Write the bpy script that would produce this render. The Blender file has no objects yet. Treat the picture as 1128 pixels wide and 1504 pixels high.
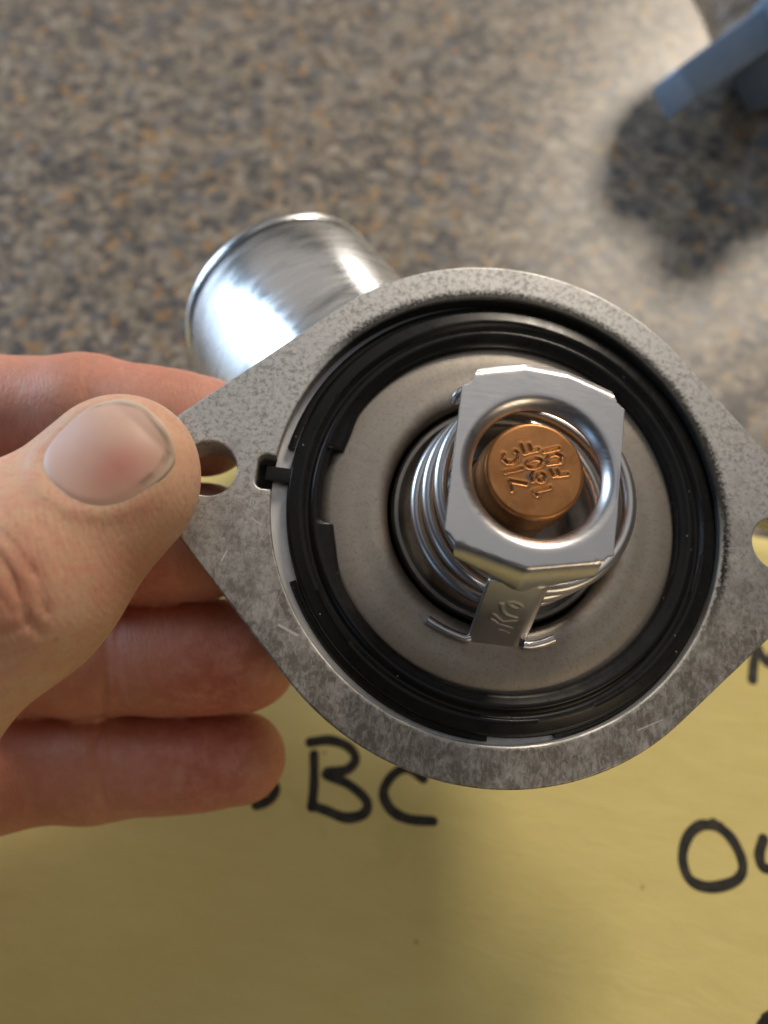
import bpy, bmesh, math, random
import numpy as np
from mathutils import Matrix, Vector

random.seed(4); np.random.seed(4)
SC = bpy.context.scene
COL = SC.collection

# ------------------------------------------------------------------ camera
FPX = 1094.0                                    # focal length in photo pixels (1128 x 1504)
PITCH = 65.0; CAM_H = 150.0                     # looking down, millimetres above the counter
RAD = math.radians
cam_rot = Matrix.Rotation(RAD(90 - PITCH), 4, 'X')
CAM = Matrix.Translation((0, 0, CAM_H / 1000)) @ cam_rot
cd = bpy.data.cameras.new('camera'); cam = bpy.data.objects.new('camera', cd); COL.objects.link(cam)
cam.matrix_world = CAM
cd.sensor_fit = 'VERTICAL'; cd.sensor_height = 24; cd.lens = 24 * FPX / 1504
cd.clip_start = 0.005; cd.clip_end = 50
cd.dof.use_dof = True; cd.dof.focus_distance = 0.096
cd.dof.aperture_fstop = (cd.lens / 1000) / 0.0023
# the f-number is measured on this 24 mm high sensor; it gives a 2.3 mm wide pupil like a telephone's
SC.camera = cam

# ------------------------------------------------------------------ light
w = bpy.data.worlds.new('World'); SC.world = w; w.use_nodes = True
bg = w.node_tree.nodes['Background']; bg.inputs[0].default_value = (0.86, 0.9, 1.0, 1); bg.inputs[1].default_value = 0.035
def lamp(name, loc, target, sx, sy, power, color, shape='RECTANGLE'):
    l = bpy.data.lights.new(name, 'AREA'); l.shape = shape; l.size = sx; l.size_y = sy
    l.energy = power; l.color = color
    o = bpy.data.objects.new(name, l); COL.objects.link(o); o.location = loc
    o.rotation_euler = (Vector(target) - Vector(loc)).to_track_quat('-Z', 'Y').to_euler()
    return o
lamp('pendant_lamp', (0.55, 1.05, 0.78), (0.02, 0.12, 0), 0.34, 0.34, 14.5, (1.0, 0.87, 0.71), 'DISK')
lamp('window_light', (-1.42, 0.78, 0.52), (0, 0.1, 0.05), 0.62, 0.95, 21.0, (0.60, 0.78, 1.0))
lamp('side_fill', (-1.3, -0.95, 0.45), (0, 0.1, 0.05), 0.5, 0.6, 1.2, (0.42, 0.66, 1.0))  # added cool fill panel out of view, brings blue onto the metal
lamp('far_window', (0.36, 2.0, 0.22), (0, 0.1, 0.05), 0.22, 0.34, 2.5, (1.0, 0.95, 0.86))
lamp('ceiling_light', (0.35, 0.70, 1.7), (0.35, 0.70, 0), 2.0, 2.0, 4.7, (0.98, 0.97, 0.97))
lamp('wall_bounce', (-0.9, 2.6, 1.15), (0, 0.1, 0.05), 2.2, 1.5, 4.0, (1.0, 0.92, 0.84))
lamp('room_lamp', (0.80, -0.85, 0.60), (0, -0.05, 0.0), 0.45, 0.45, 2.8, (1.0, 0.78, 0.50))
SC.view_settings.view_transform = 'Standard'; SC.view_settings.look = 'None'
SC.view_settings.exposure = 0.0; SC.view_settings.gamma = 1.0
SC.view_settings.use_curve_mapping = False

# ------------------------------------------------------------------ helpers
def at(px, py, d):
    """point seen at photo pixel (px,py), d mm in front of the camera plane; camera axes, mm"""
    return np.array([(px - 564) / FPX * d, -(py - 752) / FPX * d, -d])
def to_world(p):
    return CAM @ Vector((p[0] / 1000, p[1] / 1000, p[2] / 1000))
def on_plane(px, py, z):
    """world point (mm) seen at a pixel on the level z (mm)"""
    o = CAM.translation * 1000; d = (cam_rot @ Vector(((px - 564) / FPX, -(py - 752) / FPX, -1)))
    t = (z - o.z) / d.z
    return o + d * t
def tag(o, label=None, cat=None, group=None, kind=None):
    if label: o['label'] = label
    if cat: o['category'] = cat
    if group: o['group'] = group
    if kind: o['kind'] = kind
    return o
def empty(name, mw):
    o = bpy.data.objects.new(name, None); COL.objects.link(o); o.matrix_world = mw; o.empty_display_size = 0.01
    return o
def link(name, me, mat, parent=None, smooth=True, angle=35):
    if smooth:
        me.polygons.foreach_set('use_smooth', [True] * len(me.polygons))
        if angle: me.set_sharp_from_angle(angle=RAD(angle))
    if mat: me.materials.clear(); me.materials.append(mat)
    o = bpy.data.objects.new(name, me); COL.objects.link(o)
    if parent: o.parent = parent
    return o
def mesh(name, verts, faces, scale=0.001):
    me = bpy.data.meshes.new(name)
    v = np.asarray(verts, float) * scale
    me.from_pydata(v.tolist(), [], faces); me.update()
    return me
def fix_normals(me):
    bm = bmesh.new(); bm.from_mesh(me); bmesh.ops.recalc_face_normals(bm, faces=bm.faces); bm.to_mesh(me); bm.free()
def lathe(name, prof, c=(0, 0), segs=192, rfun=None, a0=None, a1=None, closed=False):
    """prof: list of (r,z); rfun(i, r, ang) may change a radius by angle"""
    full = a0 is None
    n = segs if full else segs + 1
    V = []; F = []
    for j in range(n):
        a = 2 * math.pi * j / segs if full else RAD(a0 + (a1 - a0) * j / segs)
        for i, (r, z) in enumerate(prof):
            rr = rfun(i, r, a) if rfun else r
            V.append((c[0] + rr * math.cos(a), c[1] + rr * math.sin(a), z))
    m = len(prof)
    for j in range(segs):
        k = (j + 1) % n
        for i in range(m if closed else m - 1):
            i2 = (i + 1) % m
            F.append((j * m + i, k * m + i, k * m + i2, j * m + i2))
    if not full and closed:
        F.append(tuple(range(m))); F.append(tuple(reversed(range((n - 1) * m, n * m))))
    me = mesh(name, V, F); fix_normals(me)
    return me
def tube(name, pts, r, segs=12, taper=None):
    P = [Vector(p) for p in pts]; V = []; F = []; prev = None
    for i, p in enumerate(P):
        t = (P[min(i + 1, len(P) - 1)] - P[max(i - 1, 0)]).normalized()
        if prev is None: x = t.orthogonal().normalized()
        else: x = (prev - t * prev.dot(t)).normalized()
        prev = x; y = t.cross(x); rr = r * (taper[i] if taper else 1)
        for s in range(segs):
            a = 2 * math.pi * s / segs
            V.append(p + (x * math.cos(a) + y * math.sin(a)) * rr)
    for i in range(len(P) - 1):
        for s in range(segs):
            s2 = (s + 1) % segs
            F.append((i * segs + s, i * segs + s2, (i + 1) * segs + s2, (i + 1) * segs + s))
    F.append(tuple(reversed(range(segs)))); F.append(tuple(range((len(P) - 1) * segs, len(P) * segs)))
    return mesh(name, V, F)
def plate(name, loops, thick, bevel=0.25):
    """flat plate with holes; loops in mm; top face at z = 0"""
    cu = bpy.data.curves.new(name, 'CURVE'); cu.dimensions = '2D'; cu.fill_mode = 'BOTH'
    cu.extrude = (thick / 2 - bevel) / 1000; cu.bevel_depth = bevel / 1000; cu.bevel_resolution = 2
    cu.offset = -bevel / 1000
    for lp in loops:
        s = cu.splines.new('POLY'); s.points.add(len(lp) - 1); s.use_cyclic_u = True
        for q, p in zip(s.points, lp): q.co = (p[0] / 1000, p[1] / 1000, 0, 1)
    o = bpy.data.objects.new('curve', cu); COL.objects.link(o)
    dg = bpy.context.evaluated_depsgraph_get()
    me = bpy.data.meshes.new_from_object(o.evaluated_get(dg))
    bpy.data.objects.remove(o); bpy.data.curves.remove(cu)
    me.transform(Matrix.Translation((0, 0, -thick / 2000)))
    me.name = name
    return me
def arc(c, r, a0, a1, n):
    return [(c[0] + r * math.cos(RAD(a0 + (a1 - a0) * i / n)), c[1] + r * math.sin(RAD(a0 + (a1 - a0) * i / n))) for i in range(n + 1)]
def flange_outline(R, r, L, n=48):
    b = math.degrees(math.acos((R - r) / L))     # tangent point angle, measured from the ear direction
    return (arc((0, 0), R, b, 180 - b, n) + arc((-L, 0), r, 180 - b, 180 + b, 16)
            + arc((0, 0), R, 180 + b, 360 - b, n) + arc((L, 0), r, -b, b, 16))
def seg_dist(X, Y, lines):
    """distance of points to a set of polylines (numpy)"""
    D = np.full(X.shape, 1e9)
    for ln in lines:
        for (x0, y0), (x1, y1) in zip(ln[:-1], ln[1:]):
            dx, dy = x1 - x0, y1 - y0; l2 = dx * dx + dy * dy + 1e-12
            t = np.clip(((X - x0) * dx + (Y - y0) * dy) / l2, 0, 1)
            D = np.minimum(D, np.hypot(X - x0 - t * dx, Y - y0 - t * dy))
    return D
def smooth_line(pts, n=8):
    """Catmull-Rom through the points"""
    P = [np.array(p, float) for p in pts]; P = [2 * P[0] - P[1]] + P + [2 * P[-1] - P[-2]]; o = []
    for i in range(1, len(P) - 2):
        a, b, c, d = P[i - 1:i + 3]
        for k in range(n):
            t = k / n
            o.append(0.5 * (2 * b + (c - a) * t + (2 * a - 5 * b + 4 * c - d) * t * t + (3 * b - a - 3 * c + d) * t ** 3))
    o.append(P[-2]); return o

# ------------------------------------------------------------------ materials
class M:
    def __init__(s, name, **kw):
        s.m = bpy.data.materials.new(name); s.m.use_nodes = True; s.t = s.m.node_tree
        s.b = s.t.nodes['Principled BSDF']
        for k, v in kw.items(): s.set(k, v)
        tc = s.t.nodes.new('ShaderNodeTexCoord'); mp = s.t.nodes.new('ShaderNodeVectorMath'); mp.operation = 'SCALE'
        mp.inputs['Scale'].default_value = 1000.0
        s.t.links.new(tc.outputs['Object'], mp.inputs[0]); s.co = mp.outputs[0]       # object space in millimetres
    def set(s, k, v):
        i = s.b.inputs[k.replace('_', ' ')]
        if hasattr(v, 'links'): s.t.links.new(v, i)
        elif isinstance(v, tuple) and len(v) == 3 and i.type == 'RGBA': i.default_value = (*v, 1)
        else: i.default_value = v
    def node(s, ty, ins=(), **kw):
        n = s.t.nodes.new(ty)
        for k, v in kw.items(): setattr(n, k, v)
        for k, v in dict(ins).items():
            if hasattr(v, 'links'): s.t.links.new(v, n.inputs[k])
            elif isinstance(v, tuple) and len(v) == 3 and n.inputs[k].type == 'RGBA': n.inputs[k].default_value = (*v, 1)
            else: n.inputs[k].default_value = v
        return n
    def noise(s, scale, detail=3, rough=0.55, dist=0.0, co=None):
        return s.node('ShaderNodeTexNoise', {'Vector': co or s.co, 'Scale': scale, 'Detail': detail, 'Roughness': rough, 'Distortion': dist}).outputs['Fac']
    def vor(s, scale, co=None, feature='F1', out='Distance'):
        return s.node('ShaderNodeTexVoronoi', {'Vector': co or s.co, 'Scale': scale}, feature=feature).outputs[out]
    def ramp(s, fac, *stops):
        n = s.node('ShaderNodeValToRGB', {'Fac': fac}); r = n.color_ramp
        while len(r.elements) < len(stops): r.elements.new(0.5)
        for e, (p, c) in zip(r.elements, stops):
            e.position = p; e.color = (c, c, c, 1) if not isinstance(c, tuple) else (*c, 1)
        return n.outputs['Color']
    def mix(s, fac, a, b, mode='MIX'):
        n = s.node('ShaderNodeMix', data_type='RGBA', blend_type=mode)
        for i, v in ((0, fac), (6, a), (7, b)):
            if hasattr(v, 'links'): s.t.links.new(v, n.inputs[i])
            elif isinstance(v, tuple): n.inputs[i].default_value = (*v, 1)
            else: n.inputs[i].default_value = v
        return n.outputs[2]
    def math(s, op, a, b=0.0, c=0.0):
        n = s.node('ShaderNodeMath', operation=op)
        for i, v in enumerate((a, b, c)):
            if hasattr(v, 'links'): s.t.links.new(v, n.inputs[i])
            else: n.inputs[i].default_value = v
        return n.outputs[0]
    def stretch(s, sx, sy, sz, rot=(0, 0, 0)):
        return s.node('ShaderNodeMapping', {'Vector': s.co, 'Scale': (sx, sy, sz), 'Rotation': tuple(RAD(a) for a in rot)}).outputs[0]
    def polar(s, cx=0.0, cy=0.0):
        """(radius mm, angle) round an axis along z"""
        q = s.node('ShaderNodeSeparateXYZ', {'Vector': s.co}); x = s.math('SUBTRACT', q.outputs[0], cx); y = s.math('SUBTRACT', q.outputs[1], cy)
        r = s.math('SQRT', s.math('ADD', s.math('MULTIPLY', x, x), s.math('MULTIPLY', y, y)))
        return r, s.math('ARCTAN2', y, x), x, y
    def bump(s, h, strength=0.3, dist=0.1):
        n = s.node('ShaderNodeBump', {'Height': h, 'Strength': strength, 'Distance': dist / 1000})
        if s.b.inputs['Normal'].is_linked: s.t.links.new(s.b.inputs['Normal'].links[0].from_socket, n.inputs['Normal'])
        s.t.links.new(n.outputs[0], s.b.inputs['Normal'])

def mat_counter():
    m = M('granite_laminate', Roughness=0.36)
    m.set('Specular_IOR_Level', 0.4)
    def chips(scale, rot, amt):
        co = m.stretch(1, 1, 1, rot)
        wob = m.node('ShaderNodeTexNoise', {'Vector': co, 'Scale': scale * 1.6, 'Detail': 3.0}).outputs['Color']
        w_ = m.node('ShaderNodeVectorMath', {0: wob, 1: (amt / scale,) * 3}, operation='MULTIPLY').outputs[0]
        co2 = m.node('ShaderNodeVectorMath', {0: co, 1: w_}, operation='ADD').outputs[0]
        v = m.node('ShaderNodeTexVoronoi', {'Vector': co2, 'Scale': scale}).outputs['Color']
        q = m.node('ShaderNodeSeparateColor', {'Color': v})
        return q.outputs[0], q.outputs[1]
    a, a2 = chips(0.36, (0, 0, 20), 1.1); b, b2 = chips(0.62, (30, 10, 60), 1.0); c_, c2 = chips(0.25, (10, 60, 10), 1.2)
    base = m.ramp(a, (0.0, (0.045, 0.045, 0.05)), (0.16, (0.10, 0.09, 0.085)), (0.34, (0.17, 0.145, 0.115)), (0.60, (0.245, 0.205, 0.155)), (0.82, (0.30, 0.25, 0.19)), (0.97, (0.42, 0.36, 0.29)))
    fine = m.ramp(b, (0.0, (0.04, 0.04, 0.046)), (0.25, (0.14, 0.12, 0.10)), (0.7, (0.25, 0.21, 0.16)), (1.0, (0.38, 0.33, 0.26)))
    c = m.mix(0.42, base, fine)
    c = m.mix(m.math('MULTIPLY', m.ramp(c_, (0.74, 0.0), (0.78, 1.0)), 0.62), c, (0.06, 0.06, 0.068))
    c = m.mix(m.math('MULTIPLY', m.ramp(a2, (0.95, 0.0), (0.96, 1.0)), 0.5), c, (0.42, 0.235, 0.085))
    c = m.mix(m.math('MULTIPLY', m.ramp(b2, (0.955, 0.0), (0.965, 1.0)), 0.45), c, (0.50, 0.32, 0.14))
    c = m.mix(m.math('MULTIPLY', m.ramp(c2, (0.86, 0.0), (0.90, 1.0)), 0.35), c, (0.19, 0.20, 0.22))
    m.set('Base_Color', c); m.bump(m.noise(0.6, 3), 0.05, 0.2)
    return m.m
def mat_paper():
    m = M('yellow_paper', Roughness=0.75)
    m.set('Specular_IOR_Level', 0.25)
    f = m.noise(0.22, 5, 0.65, 0.4, m.stretch(0.45, 1.3, 1, (0, 0, 25)))
    c = m.mix(f, (0.70, 0.58, 0.215), (0.80, 0.685, 0.29))
    sp = m.ramp(m.vor(0.10), (0.035, 1.0), (0.055, 0.0))
    c = m.mix(m.math('MULTIPLY', sp, 0.45), c, (0.30, 0.20, 0.07))
    fib = m.ramp(m.noise(1.6, 4, 0.7, 1.5, m.stretch(0.35, 1.6, 1, (0, 0, 20))), (0.60, 0.0), (0.72, 1.0))
    c = m.mix(m.math('MULTIPLY', fib, 0.22), c, (0.50, 0.40, 0.14))
    oil = m.ramp(m.noise(0.035, 4, 0.6, 0.5), (0.60, 0.0), (0.70, 1.0))
    c = m.mix(m.math('MULTIPLY', oil, 0.25), c, (0.52, 0.42, 0.13))
    m.set('Base_Color', c); m.bump(m.noise(0.16, 6, 0.6, 0.5, m.stretch(0.5, 1.2, 1, (0, 0, 25))), 0.55, 0.4); m.bump(m.noise(2.2, 3), 0.2, 0.06)
    return m.m
def mat_ink():
    m = M('black_marker_ink', Roughness=0.5)
    m.set('Base_Color', m.mix(m.ramp(m.noise(0.5, 4, 0.65), (0.35, 0.0), (0.7, 1.0)), (0.010, 0.009, 0.008), (0.05, 0.042, 0.028)))
    return m.m
SCRATCH = [(-28.0, -19.45, -25.3, -20.6, 0.16), (-36.4, -12.2, -35.9, -10.8, 0.10), (20.1, -27.6, 23.5, -25.9, 0.09), (-33.5, -6.0, -31.9, -6.8, 0.07)]
def mat_flange():
    m = M('machined_cast_aluminium', Metallic=0.82)
    r, a, x, y = m.polar()
    blot = m.noise(0.16, 5, 0.62, 0.6); worm = m.noise(1.25, 9, 0.80, 0.1); fine = m.noise(3.4, 3, 0.6)
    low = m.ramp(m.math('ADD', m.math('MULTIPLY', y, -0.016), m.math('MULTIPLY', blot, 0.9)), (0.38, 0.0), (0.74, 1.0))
    light = m.mix(fine, (0.50, 0.497, 0.49), (0.64, 0.637, 0.63))
    dark = m.mix(fine, (0.12, 0.115, 0.105), (0.21, 0.20, 0.185))
    # upper part: light metal peppered with dark pits; lower part: darker brownish tone with bright rubbed patches
    pits = m.ramp(m.math('ADD', worm, m.math('MULTIPLY', m.math('SUBTRACT', blot, 0.5), 0.15)), (0.41, 0.66), (0.52, 0.0))
    up = m.mix(pits, light, dark)
    brush = m.noise(1.6, 5, 0.7, 0.8, m.stretch(1.0, 0.55, 1, (0, 0, 20)))
    rub = m.ramp(m.math('ADD', m.math('MULTIPLY', brush, 0.75), m.math('MULTIPLY', m.noise(0.35, 3, 0.6, 0.5), 0.55)), (0.56, 0.0), (0.80, 1.0))
    dn = m.mix(rub, m.mix(fine, (0.17, 0.155, 0.138), (0.27, 0.25, 0.225)), m.mix(fine, (0.42, 0.405, 0.385), (0.60, 0.585, 0.565)))
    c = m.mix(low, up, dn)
    # black residue left by the old gasket along the upper and right lip of the bore
    d = m.math('SUBTRACT', r, 31.4)
    lim = m.math('MULTIPLY_ADD', m.noise(2.0, 5, 0.75, 0.4), 3.4, -0.1)
    lim = m.math('ADD', lim, m.math('MULTIPLY', m.noise(0.14, 2), 0.5))
    side = m.ramp(m.math('ADD', m.math('MULTIPLY', y, 0.035), m.math('MULTIPLY', x, 0.018)), (0.0, 0.0), (0.35, 1.0))
    res = m.math('MULTIPLY', m.ramp(m.math('SUBTRACT', lim, d), (0.0, 0.0), (0.85, 1.0)), side)
    c = m.mix(m.math('MULTIPLY', res, 0.93), c, (0.018, 0.016, 0.014))
    # bright worn lip along the lower edge
    wl = m.ramp(m.math('SUBTRACT', m.math('MULTIPLY', m.noise(1.1, 4, 0.7), 1.9), d), (0.25, 0.0), (0.55, 1.0))
    side2 = m.ramp(m.math('ADD', m.math('MULTIPLY', y, -0.04), m.math('MULTIPLY', x, 0.012)), (0.15, 0.0), (0.55, 1.0))
    c = m.mix(m.math('MULTIPLY', m.math('MULTIPLY', wl, side2), 0.75), c, (0.66, 0.645, 0.61))
    for x0, y0, x1, y1, wd in SCRATCH:
        lx, ly = x1 - x0, y1 - y0; ll = math.hypot(lx, ly)
        al = m.math('ADD', m.math('MULTIPLY', m.math('SUBTRACT', x, x0), lx / ll), m.math('MULTIPLY', m.math('SUBTRACT', y, y0), ly / ll))
        pr = m.math('ABSOLUTE', m.math('SUBTRACT', m.math('MULTIPLY', m.math('SUBTRACT', y, y0), lx / ll), m.math('MULTIPLY', m.math('SUBTRACT', x, x0), ly / ll)))
        ed = m.math('MAXIMUM', m.math('SUBTRACT', pr, m.math('MULTIPLY_ADD', m.noise(1.6, 3), wd * 1.6, wd * 0.2)), m.math('SUBTRACT', m.math('ABSOLUTE', m.math('SUBTRACT', al, ll / 2)), ll / 2))
        c = m.mix(m.math('MULTIPLY', m.ramp(m.math('ADD', ed, 0.5), (0.46, 1.0), (0.54, 0.0)), 0.7), c, (0.78, 0.77, 0.75))
    m.set('Base_Color', c)
    m.set('Roughness', m.ramp(m.math('ADD', m.math('MULTIPLY', worm, 0.5), m.math('MULTIPLY', blot, 0.5)), (0.3, 0.62), (0.7, 0.42)))
    scr = m.ramp(m.noise(1.0, 2, 0.5, 0.0, m.stretch(0.10, 3.5, 1, (0, 0, 62))), (0.66, 0.0), (0.74, 1.0))
    scr = m.math('MULTIPLY', scr, m.ramp(m.noise(0.12, 2), (0.50, 0.0), (0.62, 1.0)))
    m.bump(scr, 0.25, 0.05)
    m.bump(worm, 0.30, 0.05); m.bump(fine, 0.35, 0.025); m.bump(m.noise(0.8, 4, 0.7), 0.2, 0.08)
    return m.m
def mat_alu(name, a, b, rough, metal=1.0, scale=0.5, bump=0.15):
    m = M(name, Metallic=metal)
    m.set('Base_Color', m.mix(m.noise(scale, 4, 0.6), a, b)); m.set('Roughness', m.ramp(m.noise(scale * 2.5, 4), (0.3, rough * 0.8), (0.7, rough * 1.2)))
    m.bump(m.noise(scale * 5, 3), bump, 0.05)
    return m.m
def mat_neck():
    m = M('polished_tube', Metallic=1.0)
    s = m.noise(0.10, 3, 0.6, 0.3, m.stretch(1.0, 1.0, 6.0))
    smear = m.ramp(m.noise(0.055, 3, 0.6, 0.4, m.stretch(0.8, 0.8, 3.2)), (0.55, 0.0), (0.66, 1.0))
    m.set('Base_Color', m.mix(m.math('MULTIPLY', smear, 0.7), m.mix(s, (0.74, 0.745, 0.75), (0.86, 0.86, 0.86)), (0.22, 0.22, 0.225)))
    m.set('Roughness', m.ramp(s, (0.3, 0.20), (0.7, 0.32)))
    m.bump(m.noise(0.5, 3, 0.6, 0.0, m.stretch(0.4, 0.4, 6.0)), 0.05, 0.05)
    return m.m
def mat_rubber():
    m = M('black_rubber')
    d = m.ramp(m.vor(0.55), (0.035, 1.0), (0.075, 0.0))
    keep = m.ramp(m.noise(0.21, 3), (0.50, 0.0), (0.58, 1.0))
    c = m.mix(m.noise(0.25, 4, 0.65), (0.006, 0.006, 0.007), (0.014, 0.0135, 0.013))
    m.set('Base_Color', m.mix(m.math('MULTIPLY', m.math('MULTIPLY', d, keep), 0.8), c, (0.45, 0.44, 0.42)))
    m.set('Specular_IOR_Level', 0.27)
    m.set('Roughness', m.ramp(m.noise(0.5, 5, 0.7), (0.3, 0.24), (0.7, 0.38))); m.bump(m.noise(1.8, 4, 0.7), 0.10, 0.04)
    return m.m
def mat_disc():
    m = M('dull_stamped_steel', Metallic=0.78)
    r, a, x, y = m.polar(1.0, 0.0)
    v = m.node('ShaderNodeCombineXYZ', {'X': m.math('MULTIPLY', r, 0.25), 'Y': m.math('MULTIPLY', a, 24.0)}).outputs[0]
    st = m.noise(0.9, 4, 0.6, 0.3, v); n = m.noise(0.16, 5, 0.6, 0.6); g = m.noise(2.2, 4, 0.65)
    c = m.mix(n, (0.31, 0.272, 0.232), (0.43, 0.392, 0.345))
    c = m.mix(m.math('MULTIPLY', m.ramp(st, (0.45, 0.0), (0.75, 1.0)), 0.35), c, (0.46, 0.44, 0.41))
    c = m.mix(m.math('MULTIPLY', m.ramp(g, (0.30, 1.0), (0.48, 0.0)), 0.45), c, (0.16, 0.145, 0.13))
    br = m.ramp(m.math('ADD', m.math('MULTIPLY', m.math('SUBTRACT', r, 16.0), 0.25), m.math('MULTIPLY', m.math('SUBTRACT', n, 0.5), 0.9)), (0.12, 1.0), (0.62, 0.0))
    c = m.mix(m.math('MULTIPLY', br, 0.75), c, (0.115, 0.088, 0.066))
    m.set('Base_Color', c); m.set('Roughness', m.ramp(n, (0.3, 0.50), (0.7, 0.38)))
    m.bump(st, 0.12, 0.05); m.bump(g, 0.18, 0.03)
    return m.m
def mat_plate():
    m = M('bright_zinc_steel', Metallic=1.0)
    n = m.noise(0.3, 4, 0.6); f = m.noise(1.4, 5, 0.65, 0.0, m.stretch(0.35, 2.2, 1))
    m.set('Base_Color', m.mix(n, (0.60, 0.59, 0.60), (0.69, 0.68, 0.69))); m.set('Roughness', m.ramp(f, (0.3, 0.27), (0.7, 0.38)))
    m.bump(f, 0.05, 0.03)
    return m.m
def mat_wire():
    m = M('spring_wire', Metallic=1.0)
    m.set('Base_Color', m.mix(m.noise(0.5, 3), (0.50, 0.495, 0.49), (0.64, 0.635, 0.63))); m.set('Roughness', 0.34)
    m.bump(m.noise(1.5, 3), 0.06, 0.05)
    return m.m
def mat_copper():
    m = M('stamped_copper', Metallic=0.92)
    n = m.noise(0.22, 5, 0.6, 0.8); n2 = m.noise(0.55, 4, 0.65, 0.5)
    c = m.mix(m.ramp(n, (0.35, 0.0), (0.65, 1.0)), (0.37, 0.165, 0.062), (0.50, 0.235, 0.09))
    c = m.mix(m.math('MULTIPLY', m.ramp(n2, (0.56, 0.0), (0.72, 1.0)), 0.5), c, (0.68, 0.34, 0.13))
    r, a, x, y = m.polar(-0.08, 0.45)      # grey fleck beside the numbers
    c = m.mix(m.ramp(m.math('ADD', r, m.math('MULTIPLY', n2, 0.5)), (0.62, 0.8), (0.80, 0.0)), c, (0.16, 0.135, 0.12))
    m.set('Base_Color', c); m.set('Roughness', m.ramp(n2, (0.3, 0.46), (0.7, 0.34))); m.bump(m.noise(2.4, 4, 0.65), 0.12, 0.03)
    return m.m
def mat_skin():
    m = M('skin', Roughness=0.5)
    at_ = m.node('ShaderNodeAttribute', attribute_name='flush_shade').outputs['Fac']
    n = m.noise(0.14, 4, 0.6, 0.4); n2 = m.noise(0.5, 4, 0.65, 0.5)
    c = m.mix(n, (0.58, 0.345, 0.225), (0.75, 0.50, 0.345))
    c = m.mix(at_, c, (0.47, 0.145, 0.095))
    c = m.mix(m.math('MULTIPLY', m.ramp(n2, (0.44, 0.0), (0.66, 1.0)), 0.55), c, (0.64, 0.27, 0.20))
    c = m.mix(m.math('MULTIPLY', m.ramp(m.noise(0.33, 4, 0.6, 0.6, m.stretch(1, 1, 1, (40, 20, 70))), (0.46, 0.0), (0.76, 1.0)), 0.26), c, (0.70, 0.46, 0.32))
    c = m.mix(m.math('MULTIPLY', m.ramp(m.noise(1.6, 4, 0.65), (0.32, 1.0), (0.46, 0.0)), 0.30), c, (0.38, 0.18, 0.11))
    m.set('Base_Color', c)
    m.set('Subsurface_Weight', 0.45); m.set('Subsurface_Radius', (1.0, 0.36, 0.2)); m.set('Subsurface_Scale', 0.0024)
    m.set('Roughness', m.ramp(n2, (0.3, 0.46), (0.7, 0.60))); m.set('Specular_IOR_Level', 0.42)
    wv = m.node('ShaderNodeTexWave', {'Vector': m.stretch(1.0, 0.35, 0.3, (0, 0, -45)), 'Scale': 0.62, 'Distortion': 5.0, 'Detail': 2.0, 'Detail Scale': 0.5}).outputs['Fac']
    m.bump(wv, 0.2, 0.06)
    m.bump(m.vor(1.5, m.stretch(1.0, 0.55, 1.0, (0, 0, -45)), 'DISTANCE_TO_EDGE'), 0.42, 0.14)
    m.bump(m.noise(0.9, 4, 0.65, 0.4, m.stretch(1.6, 0.4, 1, (0, 0, -45))), 0.5, 0.24)
    m.bump(m.noise(4.0, 2, 0.5), 0.12, 0.03)
    return m.m
def mat_nail():
    m = M('thumb_nail', Roughness=0.5)
    col = m.node('ShaderNodeAttribute', attribute_name='tint').outputs['Color']
    m.set('Base_Color', m.mix(m.math('MULTIPLY', m.noise(0.7, 4, 0.6), 0.25), col, (0.5, 0.26, 0.2)))
    m.set('Subsurface_Weight', 0.3); m.set('Subsurface_Radius', (1.0, 0.4, 0.3)); m.set('Subsurface_Scale', 0.0012)
    m.bump(m.noise(0.8, 3, 0.5, 0.0, m.stretch(2.2, 0.25, 1, (0, 0, -45))), 0.10, 0.06)
    return m.m
MAT = dict(counter=mat_counter(), paper=mat_paper(), ink=mat_ink(), flange=mat_flange(), neck=mat_neck(), rubber=mat_rubber(),
           disc=mat_disc(), plate=mat_plate(), wire=mat_wire(), copper=mat_copper(), skin=mat_skin(), nail=mat_nail(),
           groove_dark=mat_alu('dark_groove', (0.025, 0.025, 0.028), (0.06, 0.058, 0.055), 0.6, 0.2),
           ledge=mat_alu('machined_ledge', (0.62, 0.62, 0.64), (0.74, 0.74, 0.76), 0.5, 0.6),
           body=mat_alu('cast_body', (0.22, 0.22, 0.22), (0.36, 0.36, 0.36), 0.55, 0.8),
           dark=mat_alu('dull_valve_steel', (0.16, 0.15, 0.14), (0.27, 0.255, 0.24), 0.42, 0.9),
           cast=mat_alu('cool_light_cast_aluminium', (0.22, 0.30, 0.42), (0.34, 0.43, 0.56), 0.40, 0.4, 0.35, 0.35))  # blue of the cool light is put into this base colour

# ------------------------------------------------------------------ countertop
me = mesh('countertop', [(-900, -500, 0), (900, -500, 0), (900, 900, 0), (-900, 900, 0),
                         (-900, -500, -38), (900, -500, -38), (900, 900, -38), (-900, 900, -38)],
          [(0, 1, 2, 3), (7, 6, 5, 4), (0, 4, 5, 1), (1, 5, 6, 2), (2, 6, 7, 3), (3, 7, 4, 0)])
tag(link('countertop', me, MAT['counter'], smooth=False), kind='structure')

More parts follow.
